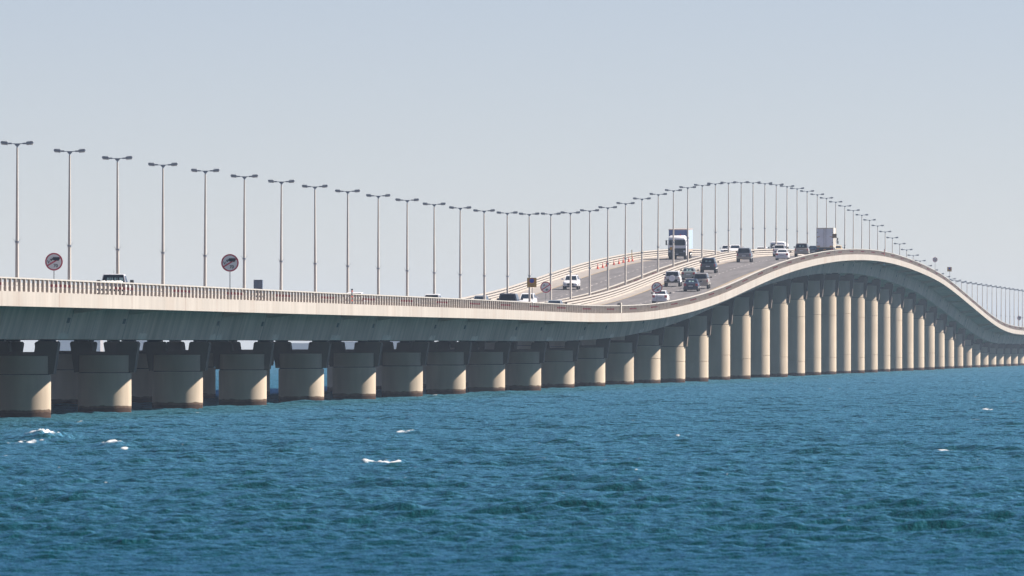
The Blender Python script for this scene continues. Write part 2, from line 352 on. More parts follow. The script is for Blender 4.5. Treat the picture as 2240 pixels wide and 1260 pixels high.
# ------------------------------------------------------------------ the two box-girder bridges
HINGE = [783.5+100*k for k in range(-2, 35)], [818.0+100*k for k in range(-2, 35)]
def girder(parent, cx):
    sec = [(6.15, 0), (5.65, 0), (5.65, -.17), (-5.65, -.17), (-5.65, 0), (-6.15, 0), (-6.15, -.84), (-5.90, -.84), (-5.90, -.55),
           (-2.95, -.78), (-2.40, -2.70), (2.40, -2.70), (2.95, -.78), (5.90, -.55), (5.90, -.84), (6.15, -.84)]
    # deck slab + fascia (light) and box (grey) as two parts
    ys = list(np.arange(Y_START, Y_END+1, 5.0))
    mb = MB(); bx = MB()
    top = [sec[i] for i in (0, 1, 2, 3, 4, 5, 6, 7, 8)]+[(-2.95, -.74), (2.95, -.74)]+[sec[i] for i in (13, 14, 15)]
    mats_top = [0, 2, 2, 2, 0, 0, 0, 0, 1, 1, 1, 0, 0, 0]
    mb.loft([[(cx+x, y, pz(y)+z) for x, z in top] for y in ys], m=lambda a, i: mats_top[i])
    for y in np.arange(Y_START+7, Y_END, 33.3):
        pass
    for k in range(-2, 27):                    # open joints of the edge beam
        for yj in (787.0+100*k, 822.0+100*k, 744+100*k):
            if not (Y_START < yj < Y_END): continue
            for sx in (-1, 1):
                x = cx+sx*6.153
                mb.quad((x, yj-.10, pz(yj)-.835), (x, yj+.10, pz(yj)-.835), (x, yj+.10, pz(yj)-.01), (x, yj-.10, pz(yj)-.01), m=3)
    d = mb.build('deck_slab', [M['fascia'], M['girder'], M['kerb'], M['joint']], parent)
    box = [(-2.95, -.76), (-2.40, -2.70), (2.40, -2.70), (2.95, -.76)]
    bx.loft([[(cx+x, y, pz(y)+z) for x, z in box] for y in ys], m=0)
    for y in sorted(HINGE[0]+HINGE[1]):
        if not (Y_START+5 < y < Y_END-5): continue
        z = pz(y)
        for za, zb, ya, wd in ((-.80, -2.68, y, .09), (-1.38, -1.70, y-1.6, .9)):
            xa = cx+(2.95-.55*(-za-.76)/1.94+.006*(2 if wd > .5 else 1)); xb = cx+(2.95-.55*(-zb-.76)/1.94+.006*(2 if wd > .5 else 1))
            bx.quad((xa, ya-wd, z+za), (xa, ya+wd, z+za), (xb, ya+wd, z+zb), (xb, ya-wd, z+zb), m=1)
    b = bx.build('box_girder', [M['girder'], M['dark']], parent)
    # each rib under the cantilever on the seaward side is a part; joint lines and service holes belong to the web
    for y in sorted(HINGE[0]+HINGE[1]):
        if not (Y_START+5 < y < Y_END-5): continue
        z = pz(y); rb = MB(); sx = 1
        pts = [(cx+sx*2.95, z-.76), (cx+sx*5.88, z-.56), (cx+sx*5.88, z-.74), (cx+sx*3.0, z-1.12)]
        rb.prism(pts[::-1], y-.55, y+.55); rb.build('deck_rib', M['girder'], parent)
    if cx == XN:
        k = -4
        while Y0+SPAN*k < 1500:
            yp = Y0+SPAN*k; k += 1
            if yp < Y_START+105: continue
            pa = MB(); zs = [-2.28, -2.675]; X2 = [cx+(2.95-.55*(-zz-.76)/1.94+.006) for zz in zs]
            r1 = random.uniform(5, 9); ya = yp-random.uniform(2, 4); n = 6
            hs = [random.uniform(-.08, .06) for _ in range(n+1)]
            for j in range(n):
                a, b_ = ya+r1*j/n, ya+r1*(j+1)/n
                pa.quad((X2[0], a, pz(a)+zs[0]+hs[j]), (X2[0], b_, pz(b_)+zs[0]+hs[j+1]), (X2[1], b_, pz(b_)+zs[1]), (X2[1], a, pz(a)+zs[1]))
            pa.build('repair_patch', M['patch'], parent)

def algae_column():
    m = concrete('pier_column', (0.60, 0.50, 0.39), 0.15, (0.46, 0.33, 0.24), 0.35)
    t = m.node_tree; b = t.nodes['Principled BSDF']; src = b.inputs['Base Color'].links[0].from_socket
    tc = N(t, 'ShaderNodeTexCoord'); sp = N(t, 'ShaderNodeSeparateXYZ'); t.links.new(tc.outputs['Object'], sp.inputs[0])
    g = N(t, 'ShaderNodeNewGeometry')
    n = N(t, 'ShaderNodeTexNoise'); n.inputs['Scale'].default_value = 1.6; n.inputs['Detail'].default_value = 5; t.links.new(g.outputs['Position'], n.inputs[0])
    ma = N(t, 'ShaderNodeMath', operation='MULTIPLY_ADD'); ma.inputs[1].default_value = 0.30; t.links.new(n.outputs[0], ma.inputs[0]); t.links.new(sp.outputs[2], ma.inputs[2])
    def band(v0, v1, lo, hi):
        r = N(t, 'ShaderNodeMapRange'); r.inputs['From Min'].default_value = v0; r.inputs['From Max'].default_value = v1
        r.inputs['To Min'].default_value = lo; r.inputs['To Max'].default_value = hi; t.links.new(ma.outputs[0], r.inputs[0]); return r.outputs[0]
    wet = band(0.66, 0.70, 1, 0)
    crust = N(t, 'ShaderNodeMix', data_type='RGBA'); crust.inputs[6].default_value = (0.060, 0.038, 0.030, 1); crust.inputs[7].default_value = (0.20, 0.14, 0.10, 1)
    r2 = N(t, 'ShaderNodeMapRange'); r2.inputs['From Min'].default_value = .50; r2.inputs['From Max'].default_value = .55; t.links.new(ma.outputs[0], r2.inputs[0])
    n2 = N(t, 'ShaderNodeTexNoise'); n2.inputs['Scale'].default_value = 5; t.links.new(g.outputs['Position'], n2.inputs[0])
    mm = N(t, 'ShaderNodeMath', operation='MULTIPLY'); t.links.new(r2.outputs[0], mm.inputs[0]); t.links.new(n2.outputs[0], mm.inputs[1]); t.links.new(mm.outputs[0], crust.inputs[0])
    mx = N(t, 'ShaderNodeMix', data_type='RGBA'); t.links.new(wet, mx.inputs[0]); t.links.new(src, mx.inputs[6]); t.links.new(crust.outputs[2], mx.inputs[7])
    t.links.new(mx.outputs[2], b.inputs['Base Color'])
    return m
M['pier'] = algae_column()

def pier(parent, cx, yp, tall):
    zwat = zw(cx, yp); ztop = pz(yp)-2.70-.12-zwat       # cap top above water, local
    hcap = 3.25 if tall else 2.02; hdrum = 2.30 if tall else 1.11
    zc = ztop-hcap                                        # joint between cap and column
    R = 1.75
    mb = MB()
    def ring(r, z, n=48): return [(r*math.cos(2*math.pi*i/n), r*math.sin(2*math.pi*i/n), z) for i in range(n)]
    rings = [ring(R, -4)]
    levels = []
    z = 2.3+random.uniform(-.2, .9)
    while z < zc-1.2:
        levels.append(z); z += 6.2
    for l in levels:
        rings += [ring(R, l-.07), ring(R-.04, l-.055), ring(R-.04, l+.005), ring(R, l+.02)]
    rings += [ring(R, zc-.05), ring(R-.09, zc-.045), ring(R-.09, zc-.002)]
    nr = len(rings)
    mb.loft(rings, m=lambda a, i: 1 if a >= nr-3 else 0)  # top groove faces coloured dark to paint the shadow gap under the cap
    p = mb.build('pier', [M['pier'], M['dark']], parent, smooth=35); p.location = (cx, yp, zwat)
    cap = MB()
    n0, n1 = .85, .77
    # cross head: left and right upstands with a notch between, tapering downwards
    ht, hb = 2.25, 1.95; t2 = .95; dn = ztop-.66
    wn = lambda zz: hb+(ht-hb)*(zz-zc)/hcap
    prof_ = [(-hb, zc), (hb, zc), (wn(ztop-.12), ztop-.12), (ht-.12, ztop), (n0+.10, ztop), (n0, ztop-.10), (n1, dn), (-n1, dn), (-n0, ztop-.10), (-n0-.10, ztop), (-ht+.12, ztop), (-wn(ztop-.12), ztop-.12)]
    # split into convex pieces that butt together
    cap.prism([(-hb, zc), (hb, zc), (wn(dn), dn), (-wn(dn), dn)], -.45, 1.15)
    cap.prism([(n1, dn), (wn(dn), dn), (wn(ztop-.12), ztop-.12), (ht-.12, ztop), (n0+.10, ztop), (n0, ztop-.10)], -.45, 1.15)
    cap.prism([(-wn(dn), dn), (-n1, dn), (-n0, ztop-.10), (-n0-.10, ztop), (-ht+.12, ztop), (-wn(ztop-.12), ztop-.12)], -.45, 1.15)
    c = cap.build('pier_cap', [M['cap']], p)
    dr = MB(); dr.loft([ring(1.68, zc+.003), ring(1.68, zc+hdrum)]); dr.build('collar', [M['column']], p, smooth=35)
    for sx in (-1, 1): MB().box(sx*1.55-.45, sx*1.55+.45, -.1, .9, ztop+.002, ztop+.118).build('bearing', M['rubber'], p)

def bridge(cx, label):
    root = empty('bridge', (0, 0, 0)); tag(root, label, 'bridge')
    girder(root, cx)
    k = -4
    while Y0+SPAN*k < Y_END-10:
        yp = Y0+SPAN*k
        if yp > Y_START+5: pier(root, cx, yp, 14 <= k <= 33)
        k += 1
    return root
bridge(XN, 'nearer concrete causeway bridge on round piers, its sunlit edge beam facing the camera')
bridge(XF, 'farther concrete causeway bridge behind the nearer one, carrying oncoming traffic')

# ------------------------------------------------------------------ road surfaces
def road(cx, dash, yl, yr):
    ys = list(np.arange(Y_START, Y_END+1, 5.0)); mb = MB(); xs = [(cx-5.645, yl, 0), (yl, yr, 1), (yr, cx+5.645, 0)]
    for x0, x1, m in xs:
        for a, b in zip(ys[:-1], ys[1:]):
            mb.quad((x0, a, pz(a)-.160), (x1, a, pz(a)-.160), (x1, b, pz(b)-.160), (x0, b, pz(b)-.160), m=m)
    for x in (yl, yr):
        for a, b in zip(ys[:-1], ys[1:]):
            mb.quad((x-.08, a, pz(a)-.154), (x+.08, a, pz(a)-.154), (x+.08, b, pz(b)-.154), (x-.08, b, pz(b)-.154), m=2)
    y = Y_START+5
    while y < Y_END-10:
        a, b = y, y+3.0; mb.quad((dash-.09, a, pz(a)-.152), (dash+.09, a, pz(a)-.152), (dash+.09, b, pz(b)-.152), (dash-.09, b, pz(b)-.152), m=3); y += 9.2
    o = mb.build('road', [M['shoulder'], M['asphalt'], M['yellow'], M['white_line']]); tag(o, kind='structure')
road(XN, -84.6, -88.4, -80.9); road(XF, -96.5, -100.25, -92.85)

# ------------------------------------------------------------------ guard rails
RAILS = [(.66, .80), (.36, .52), (.08, .24)]
def guard_rail(xr, side, label, y_first, phase, cap_rail=True):
    """xr: x of the post row; side=+1 when the road lies at smaller x (posts outside to the right)"""
    root = empty('guard_rail', (xr, 700, pz(700))); tag(root, label, 'guard rail', 'guard rails along the bridge decks')
    ox, oy, oz = xr, 700, pz(700)
    ys = list(np.arange(Y_START, Y_END+1, 5.0))
    for (z0, z1) in RAILS:
        mb = MB(); xa, xb = (-.16, -.075) if side > 0 else (.075, .16)
        if z1 > .75 : xa, xb = (-.16, .075) if side > 0 else (-.075, .16)
        zlo = z0 if z1 < .75 else z0
        if z1 > .75:
            # top rail: beam on the road side plus a flat capping over the posts
            xa1, xb1 = (-.16, -.075) if side > 0 else (.075, .16)
            mb.loft([[(xa1, y-oy, pz(y)-oz+z0), (xb1, y-oy, pz(y)-oz+z0), (xb1, y-oy, pz(y)-oz+.715), (xa1, y-oy, pz(y)-oz+.715)] for y in ys])
            mb.loft([[(xa, y-oy, pz(y)-oz+.72), (xb, y-oy, pz(y)-oz+.72), (xb, y-oy, pz(y)-oz+z1), (xa, y-oy, pz(y)-oz+z1)] for y in ys])
        else:
            mb.loft([[(xa, y-oy, pz(y)-oz+z0), (xb, y-oy, pz(y)-oz+z0), (xb, y-oy, pz(y)-oz+z1), (xa, y-oy, pz(y)-oz+z1)] for y in ys])
        mb.build('rail', M['rail'], root)
    pm = MB().box(-.07, .07, -.15, .15, 0.002, .715)
    rm = MB().box(-.07, .07, -.15, .15, 0.002, .715); rm.box(-.078, .078, -.165, -.151, .34, .49, m=1)
    po = pm.build('post', [M['post'], M['reflect_red']], None); ro = rm.build('post', [M['post'], M['reflect_red']], None)
    me_p, me_r = po.data, ro.data; bpy.data.objects.remove(po); bpy.data.objects.remove(ro)
    allp = np.arange(phase-2.5*60, Y_END-5, 2.5); allp = allp[allp > Y_START+2]
    def red(y): return min((y-746.7) % 37.5, 37.5-(y-746.7) % 37.5) < 5.6
    near = [y for y in allp if y_first <= y < y_first+250]; rest = MB()
    for y in allp:
        if y_first <= y < y_first+250:
            o = bpy.data.objects.new('post', me_r if red(y) else me_p); COL.objects.link(o); o.parent = root
            o.location = (0, y-oy, pz(y)-oz)
        else:
            z = pz(y)-oz; yy = y-oy
            rest.box(-.07, .07, yy-.15, yy+.15, z+.002, z+.715)
            if red(y): rest.box(-.078, .078, yy-.165, yy-.151, z+.34, z+.49, m=1)
    tag(rest.build('more_posts', [M['post'], M['reflect_red']], root), kind='stuff')
    return root
guard_rail(XN+5.95, +1, 'nearest guard rail, grey posts with red marks standing on the sunlit edge beam', 702, 714.2)
guard_rail(XN-5.88, -1, 'three-beam guard rail between the lamp posts and the cars driving away', 1286, 715.0)
guard_rail(XF+5.88, +1, 'guard rail just behind the lamp posts, on the inner side of the oncoming road', 1300, 715.8)
guard_rail(XF-5.95, -1, 'farthest guard rail behind the orange cones, against the sky', 1290, 714.9)

# concrete end post in the nearest guard rail
yj = 1287.0
o = MB().bbox(-.19, .19, -.9, .9, 0.002, 1.02, .02)
o.box(-.17, .17, -.88, .88, 1.0205, 1.05)
o = o.build('barrier_pillar', M['kerb']); o.location = (XN+5.95+.24, yj, pz(yj)-.0); tag(o, 'short pale concrete pillar breaking the nearest guard rail', 'pillar')
o.location.x = XN+5.93

# ------------------------------------------------------------------ street lamps
def make_lamp():
    r = empty('street_lamp')
    b = MB(); b.box(-.2, .2, -.2, .2, -.75, .03)
    b.build('base', M['kerb'], r)
    p = MB(); p.cyl((0, 0, .031), (0, 0, 9.9), .135, .062, 14); p.cyl((0, 0, .031), (0, 0, .4), .16, .16, 12)
    p.build('pole', M['lamp_pole'], r, smooth=50)
    a = MB()
    a.loft([[(x, -.028, z0), (x, .028, z0), (x, .028, z1), (x, -.028, z1)] for x, z0, z1 in ((-.62, 10.16, 10.20), (-.2, 10.14, 10.19), (-.06, 9.98, 10.19), (.06, 9.98, 10.19), (.2, 10.14, 10.19), (.62, 10.18, 10.225))])
    a.cyl((0, 0, 9.9), (0, 0, 10.17), .05, .045, 10)
    a.build('arm', M['lamp_grey'], r)
    for sx in (-1, 1):
        h = MB(); t = .05*sx*sx
        h.loft([[(sx*x, -w_, z0), (sx*x, w_, z0), (sx*x, w_, z1), (sx*x, -w_, z1)][::sx] for x, w_, z0, z1 in ((.36, .05, 10.13, 10.23), (.60, .06, 10.13, 10.24), (.605, .13, 10.14, 10.27), (.70, .15, 10.14, 10.30), (1.02, .15, 10.17, 10.32), (1.09, .11, 10.19, 10.30))])
        ho = h.build('lamp_head', M['lamp_grey'], r)
        l = MB(); l.loft([[(sx*x, -w_, z0), (sx*x, w_, z0), (sx*x, w_, z1), (sx*x, -w_, z1)][::sx] for x, w_, z0, z1 in ((.62, .12, 10.09, 10.139), (.68, .13, 10.075, 10.139), (1.0, .13, 10.10, 10.169), (1.06, .10, 10.125, 10.17))])
        l.build('lens', M['lamp_lens'], ho)
        c = MB(); c.box(*sorted((sx*.63, sx*1.05)), -.11, .11, 10.321, 10.345); c.build('lid', M['lamp_lens'], ho)
    f = MB()
    for sx in (-1, 1): f.cyl((sx*.08, -.02, 3.72), (sx*.30, -.05, 3.93), .012, .010, 6); 
    f.cyl((0, 0, 3.66), (0, 0, 3.76), .155, .155, 12); f.build('flag_bracket', M['lamp_grey'], r)
    return r
ORD = ['zeroth', 'first', 'second', 'third', 'fourth', 'fifth', 'sixth', 'seventh', 'eighth', 'ninth', 'tenth', 'eleventh', 'twelfth', 'thirteenth', 'fourteenth', 'fifteenth', 'sixteenth', 'seventeenth', 'eighteenth', 'nineteenth']
TENS = {2: 'twent', 3: 'thirt', 4: 'fort', 5: 'fift', 6: 'sixt', 7: 'sevent'}
def ordinal(n):
    if n < 20: return ORD[n]
    t_, u = divmod(n, 10)
    return TENS[t_]+'ieth' if u == 0 else TENS[t_]+'y-'+ORD[u]
lamp0 = make_lamp(); XL = -90.65
for k in range(0, 70):
    y = 837.9+33.23*k
    if y > 3150: break
    o = lamp0 if k == 0 else copy_tree(lamp0)
    o.location = (XL, y, pz(y)+.02); o.rotation_euler = (random.uniform(-.004, .004), random.uniform(-.005, .005), random.uniform(-.05, .05))
    where = 'leftmost of all' if k == 0 else ordinal(k+1)+' from the left'
    extra = ('over the flat stretch' if y < 1290 else 'on the climbing slope' if y < 1850 else 'on the crest' if y < 2010 else 'beyond the crest')
    tag(o, f'double-headed lamp post {extra}, {where}', 'street lamp', 'double-headed lamp posts between the two roads')

# ------------------------------------------------------------------ signs
def text_mesh(txt, size, name, material, parent, loc):
    cu = bpy.data.curves.new(name, 'FONT'); cu.body = txt; cu.size = size; cu.align_x = 'CENTER'; cu.align_y = 'CENTER'; cu.extrude = 0.006; cu.offset = 0.004
    to = bpy.data.objects.new(name, cu); COL.objects.link(to)
    me = bpy.data.meshes.new_from_object(to.evaluated_get(bpy.context.evaluated_depsgraph_get())); bpy.data.objects.remove(to)
    me.transform(Matrix.Rotation(math.pi/2, 4, 'X')); me.materials.clear(); me.materials.append(material)
    o = bpy.data.objects.new(name, me); COL.objects.link(o); o.parent = parent; o.location = loc
    return o
def disc(mb, r0, r1, y, th, m=0, n=40, cx=0, cz=0):
    for i in range(n):
        a, b = 2*math.pi*i/n, 2*math.pi*(i+1)/n
        pa = [(r0*math.cos(a), r0*math.sin(a)), (r1*math.cos(a), r1*math.sin(a)), (r1*math.cos(b), r1*math.sin(b)), (r0*math.cos(b), r0*math.sin(b))]
        if r0 == 0: pa = pa[1:]+[(0, 0)]
        mb.quad(*[(cx+x, y, cz+z) for x, z in pa], m=m)
        if th: mb.quad((cx+r1*math.cos(a), y, cz+r1*math.sin(a)), (cx+r1*math.cos(a), y+th, cz+r1*math.sin(a)), (cx+r1*math.cos(b), y+th, cz+r1*math.sin(b)), (cx+r1*math.cos(b), y, cz+r1*math.sin(b)), m=m)
def stroke(mb, pts, w_, y, m=0):
    for (x0, z0), (x1, z1) in zip(pts[:-1], pts[1:]):
        d = Vector((x1-x0, z1-z0)).normalized()*w_/2; n = Vector((-d.y, d.x))
        mb.prism([(x0-d.x-n.x, z0-d.y-n.y), (x1+d.x-n.x, z1+d.y-n.y), (x1+d.x+n.x, z1+d.y+n.y), (x0-d.x+n.x, z0-d.y+n.y)], y, y+.006, m)
def round_sign(px_x, y, zc, diam, kind, label, bottom=0.0, yaw=0.0):
    r = empty('speed_sign', (px_x, y, pz(y)+bottom), (0, 0, yaw)); tag(r, label, 'road sign', 'round end-of-limit signs on the bridge')
    h = zc-(pz(y)+bottom); R = diam/2
    MB().cyl((0, .05, 0), (0, .05, h+R*.6), .03, .03, 10).build('pole', M['galv'], r, smooth=50)
    f = MB(); disc(f, 0, R, -.005, .02, 0, cz=h); disc(f, 0, R, .0152, 0, 0, cz=h); f.build('sign_face', M['sign_white'], r)
    g = MB(); disc(g, R*.84, R+.002, -.016, .012, 0, cz=h); g.build('sign_rim', M['sign_red'], r)
    s = MB(); a = math.radians(33 if kind == '80' else 31)
    L = R*.86; n = R*.075
    ca, sa = math.cos(a), math.sin(a); oz = 0 if kind == '80' else .0
    s.prism([(-L*ca+n*sa, h-L*sa-n*ca+oz), (L*ca+n*sa, h+L*sa-n*ca+oz), (L*ca-n*sa, h+L*sa+n*ca+oz), (-L*ca-n*sa, h-L*sa+n*ca+oz)], -.022, -.014)
    s.build('slash_bar', M['sign_red'], r)
    k = MB()
    if kind == '80':
        text_mesh('80', R*.52, 'numeral', M['sign_black'], r, (R*.22, -.028, h-R*.46))
        w_ = R*.075
        stroke(k, [(-R*.47, h+R*.18), (-R*.30, h+R*.50), (-R*.13, h+R*.18)], w_, -.028)
        k.prism([(R*.08+R*.05*math.cos(t), h+R*.34+R*.05*math.sin(t)) for t in [i*math.pi/4 for i in range(8)]], -.028, -.022)
        k.build('arabic_numeral', M['sign_black'], r)
    else:
        text_mesh('70', R*.50, 'numeral', M['sign_black'], r, (R*.20, -.028, h-R*.47))
        w_ = R*.06
        stroke(k, [(-R*.72, h+R*.12), (-R*.60, h-R*.14), (-R*.50, h+R*.10)], w_, -.028)
        k.prism([(-R*.42+R*.035*math.cos(t), h-R*.06+R*.035*math.sin(t)) for t in [i*math.pi/4 for i in range(8)]], -.028, -.022)
        k.build('arabic_numeral', M['sign_black'], r)
        t = MB(); t.box(-R*.12, R*.62, -.030, -.024, h+R*.17, h+R*.52)
        t.prism([(-R*.46, h+R*.20), (-R*.14, h+R*.20), (-R*.14, h+R*.42), (-R*.34, h+R*.42)], -.030, -.024)
        for cx_ in (-R*.30, R*.12, R*.46): t.prism([(cx_+R*.07*math.cos(q), h+R*.155+R*.07*math.sin(q)) for q in [i*math.pi/6 for i in range(12)]], -.036, -.031)
        t.build('lorry_symbol', M['sign_black'], r)
        wd = MB(); wd.box(-R*.36, -R*.22, -.035, -.031, h+R*.30, h+R*.39); wd.build('lorry_window', M['sign_white'], r)
    return r
XR = XN+6.09                                   # in front of the nearest rail
def zpix(py, x, y): return CAMZ+(742.4-py)*dep(x, y)/28000
def Yof(px, X):
    t = (px-1120)/28000; c, s = math.cos(PSI), math.sin(PSI)
    return (-X*c-t*X*s)/(s-t*c)
def put_round(px, py, x, diam, kind, label, bottom, yaw=0):
    y = Yof(px, x); round_sign(x, y, zpix(py, x, y), diam, kind, label, bottom, yaw)
put_round(118, 572.5, XL, 1.20, '70', 'round end-of-70-limit lorry sign, leftmost, its pole behind the guard rail', .02)
put_round(503, 575, XR, 1.18, '70', 'round end-of-70-limit lorry sign with its pole in front of the guard rail', 0.0)
put_round(1194, 628.3, XL, 1.18, '80', 'round end-of-80-limit sign between lamp posts beside the ochre square board', .02)
put_round(1437, 629, XR, 1.15, '80', 'round end-of-80-limit sign standing before the white saloon car', 0.0)
put_round(2045.5, 568, XR, .82, '80', 'small round barred sign standing on the far downward slope', 0.0)
put_round(2229.5, 695.5, XR, .84, '70', 'small round lorry sign at the right edge of the picture', 0.0)
def square_board(px, py, x, size, label, bottom, back=False):
    y = Yof(px, x); r = empty('square_sign', (x, y, pz(y)+bottom)); tag(r, label, 'road sign', 'square ochre boards on the bridge')
    h = zpix(py, x, y)-(pz(y)+bottom); s = size/2
    MB().cyl((0.03, .05, 0), (0.03, .05, h+s*.7), .03, .03, 10).build('pole', M['galv'], r, smooth=50)
    MB().bbox(-s, s, -.005, .018, h-s, h+s, .03).build('board', M['sign_brown'] if not back else M['sign_ochre_dark'], r)
    if not back:
        f = MB(); disc(f, 0, s*.46, -.012, .006, 0, cz=h+s*.38); disc(f, s*.46, s*.54, -.014, .008, 1, cz=h+s*.38); f.build('blue_disc', [M['sign_blue'], M['sign_red']], r)
        k = MB()
        for i, (a, b) in enumerate(((-.6, .55), (-.5, .6), (-.62, .5))):
            x_ = a
            while x_ < b-.08: 
                l = random.uniform(.10, .22); k.box(s*x_, s*min(x_+l, b), -.012, -.0055, h-s*(.42+i*.19), h-s*(.36+i*.19)); x_ += l+.05
        k.build('lettering', M['sign_ochre_dark'], r)
square_board(1163.3, 618, XR, .86, 'square ochre board with blue disc, beside the left round 80 sign', 0.0)
square_board(2077, 589, XR, .78, 'small square ochre board with blue disc on the far downward slope', 0.0)
square_board(1825.5, 516, XR, .60, 'plain square ochre board raised against the box truck', 0.0, back=True)

# delineator posts with orange bands standing on the edge beam
def delineator(px, ptop, label, first=True):
    x = XN+6.08; y = Yof(px, x); r = empty('marker_post', (x, y, pz(y)-.1)); tag(r, label, 'marker post', 'banded marker posts on the edge beam')
    h = zpix(ptop, x, y)-pz(y)+.1
    MB().cyl((0, 0, 0.003), (0, 0, h-.05), .05, .05, 10).build('pole', M['galv'], r, smooth=50)
    b = MB()
    for f in (.25, .48, .8): b.cyl((0, 0, h*f), (0, 0, h*f+.13), .057, .057, 10)
    b.build('orange_band', M['cone'], r, smooth=50)
    MB().cyl((0, 0, h-.12), (0, 0, h), .035, .10, 10).build('cap', M['trim'], r, smooth=50)
delineator(770, 632, 'orange-banded marker post rising above the rail on the flat stretch')
delineator(1934.5, 545.5, 'thin red-banded marker post on the right side of the hump')

# grey twin-door cabinet behind the nearest rail
x = XN+5.2; y = Yof(564.5, x); zt = zpix(612, x, y)
r = empty('roadside_cabinet', (x, y, pz(y)-.15)); tag(r, 'grey two-door cabinet standing behind the rail beside the second lorry sign', 'cabinet')
h = zt-pz(y)+.15
MB().bbox(-.31, .31, 0, .45, 0.002, h, .015).build('housing', mat('cabinet_grey', (.17, .20, .26), .5), r)
for sx in (-1, 1): MB().box(*sorted((sx*.015, sx*.29)), -.02, -.001, .1, h-.05).build('door', mat('cabinet_door', (.19, .23, .30) if sx < 0 else (.21, .24, .30), .5), r)

# traffic cones and the yellow stake
def make_cone():
    r = empty('traffic_cone')
    MB().bbox(-.2, .2, -.2, .2, 0.002, .05, .01).build('base', M['cone'], r)
    c = MB(); c.cyl((0, 0, .05), (0, 0, .78), .15, .025, 16); c.build('cone_body', M['cone'], r, smooth=50)
    s = MB(); s.cyl((0, 0, .40), (0, 0, .54), .092, .069, 16, cap=False); s.build('sleeve', M['cone_white'], r, smooth=50)
    return r
cone0 = make_cone()
CW = ['first and lowest', 'second', 'third', 'fourth', 'fifth', 'sixth', 'seventh', 'eighth and highest']
def solve(px, py, lo=-104, hi=-77):
    X = np.linspace(lo, hi, 1600); best = None
    for xx in X:
        y = Yof(px, xx); p = 742.4-28000*(pz(y)-.16-CAMZ)/dep(xx, y)
        if best is None or abs(p-py) < best[0]: best = (abs(p-py), xx, y)
    return best[1], best[2]
for i, (px, py) in enumerate(((1307.5, 588.2), (1318.5, 585.2), (1327, 582.7), (1343, 579.2), (1354, 577.2), (1363.5, 575.2), (1375.5, 573.2), (1383.5, 571.7))):
    xx, y = solve(px, py); xx = -101.9+.12*math.sin(i*2.1); y = Yof(px, xx)
    o = cone0 if i == 0 else copy_tree(cone0)
    o.location = (xx, y, pz(y)-.16); o.rotation_euler = (slope(y), 0, random.uniform(0, 1.5)); o.scale = (1, 1, random.uniform(.88, .96))
    tag(o, f'orange traffic cone before the farthest rail, {CW[i]} of eight from the left', 'traffic cone', 'orange cones along the far shoulder')
xx = -102.4; y = Yof(1382.2, xx); st = MB().bbox(-.06, .06, -.03, .03, 0, 1.45, .01).build('stake', M['yellow_post']); st.location = (xx, y, pz(y)-.15)
tag(st, 'upright pale yellow stake behind the highest orange cone', 'stake')

# ------------------------------------------------------------------ vehicles (local: +y forward, origin on the road)
def wheels(r, track, ya, yb, R, W=.24):
    for yy in (ya, yb):
        for sx in (-1, 1):
            wo_ = MB().cyl((sx*track-W/2, yy, R), (sx*track+W/2, yy, R), R, R, 20).build('wheel', M['tyre'], r, smooth=40)
            MB().cyl((sx*(track+W/2*.9), yy, R), (sx*(track+W/2+.012), yy, R), R*.62, R*.58, 14).build('rim', M['rim'], wo_, smooth=40)
def body_loft(st, hw):
    secs = []
    for (y, zb, zt, k) in st:
        w_ = hw*k; zm = zb+(zt-zb)*.45
        half = [(w_*.86, zb), (w_*.98, zb+.10), (w_, zm), (w_*.97, zb+(zt-zb)*.80), (w_*.88, zt), (w_*.45, zt+.025)]
        secs.append([(x, y, z) for x, z in half]+[(-x, y, z) for x, z in half[::-1]])
    return secs
def cabin_loft(y0, y1, t0, t1, zb, zt, hb, ht):
    """frustum cabin: base y0..y1 at zb, roof t0..t1 at zt"""
    rings = []
    for f, cr in ((0, 0), (.86, 0), (.97, .03), (1, .09)):
        ya = y0+(t0-y0)*f+cr; yb = y1+(t1-y1)*f-cr; h = hb+(ht-hb)*f-cr; z = zb+(zt-zb)*f
        rings.append([(-h, ya, z), (h, ya, z), (h, yb, z), (-h, yb, z)])
    return rings
def face_quad(rings_fn, which, a, b, lo, hi, off=.012):
    """a quad lying on a cabin side; a,b along it, lo,hi up it"""
    y0, y1, t0, t1, zb, zt, hb, ht = rings_fn
    def P3(u, f):
        f2 = f
        ya = y0+(t0-y0)*f2; yb = y1+(t1-y1)*f2; h = hb+(ht-hb)*f2; z = zb+(zt-zb)*f2
        if which == 'rear': return (-h+2*h*u, ya-off, z)
        if which == 'front': return (h-2*h*u, yb+off, z)
        if which == 'right': return (h+off, ya+(yb-ya)*u, z)
        if which == 'left': return (-h-off, yb+(ya-yb)*u, z)
    return [P3(a, lo), P3(b, lo), P3(b, hi), P3(a, hi)]
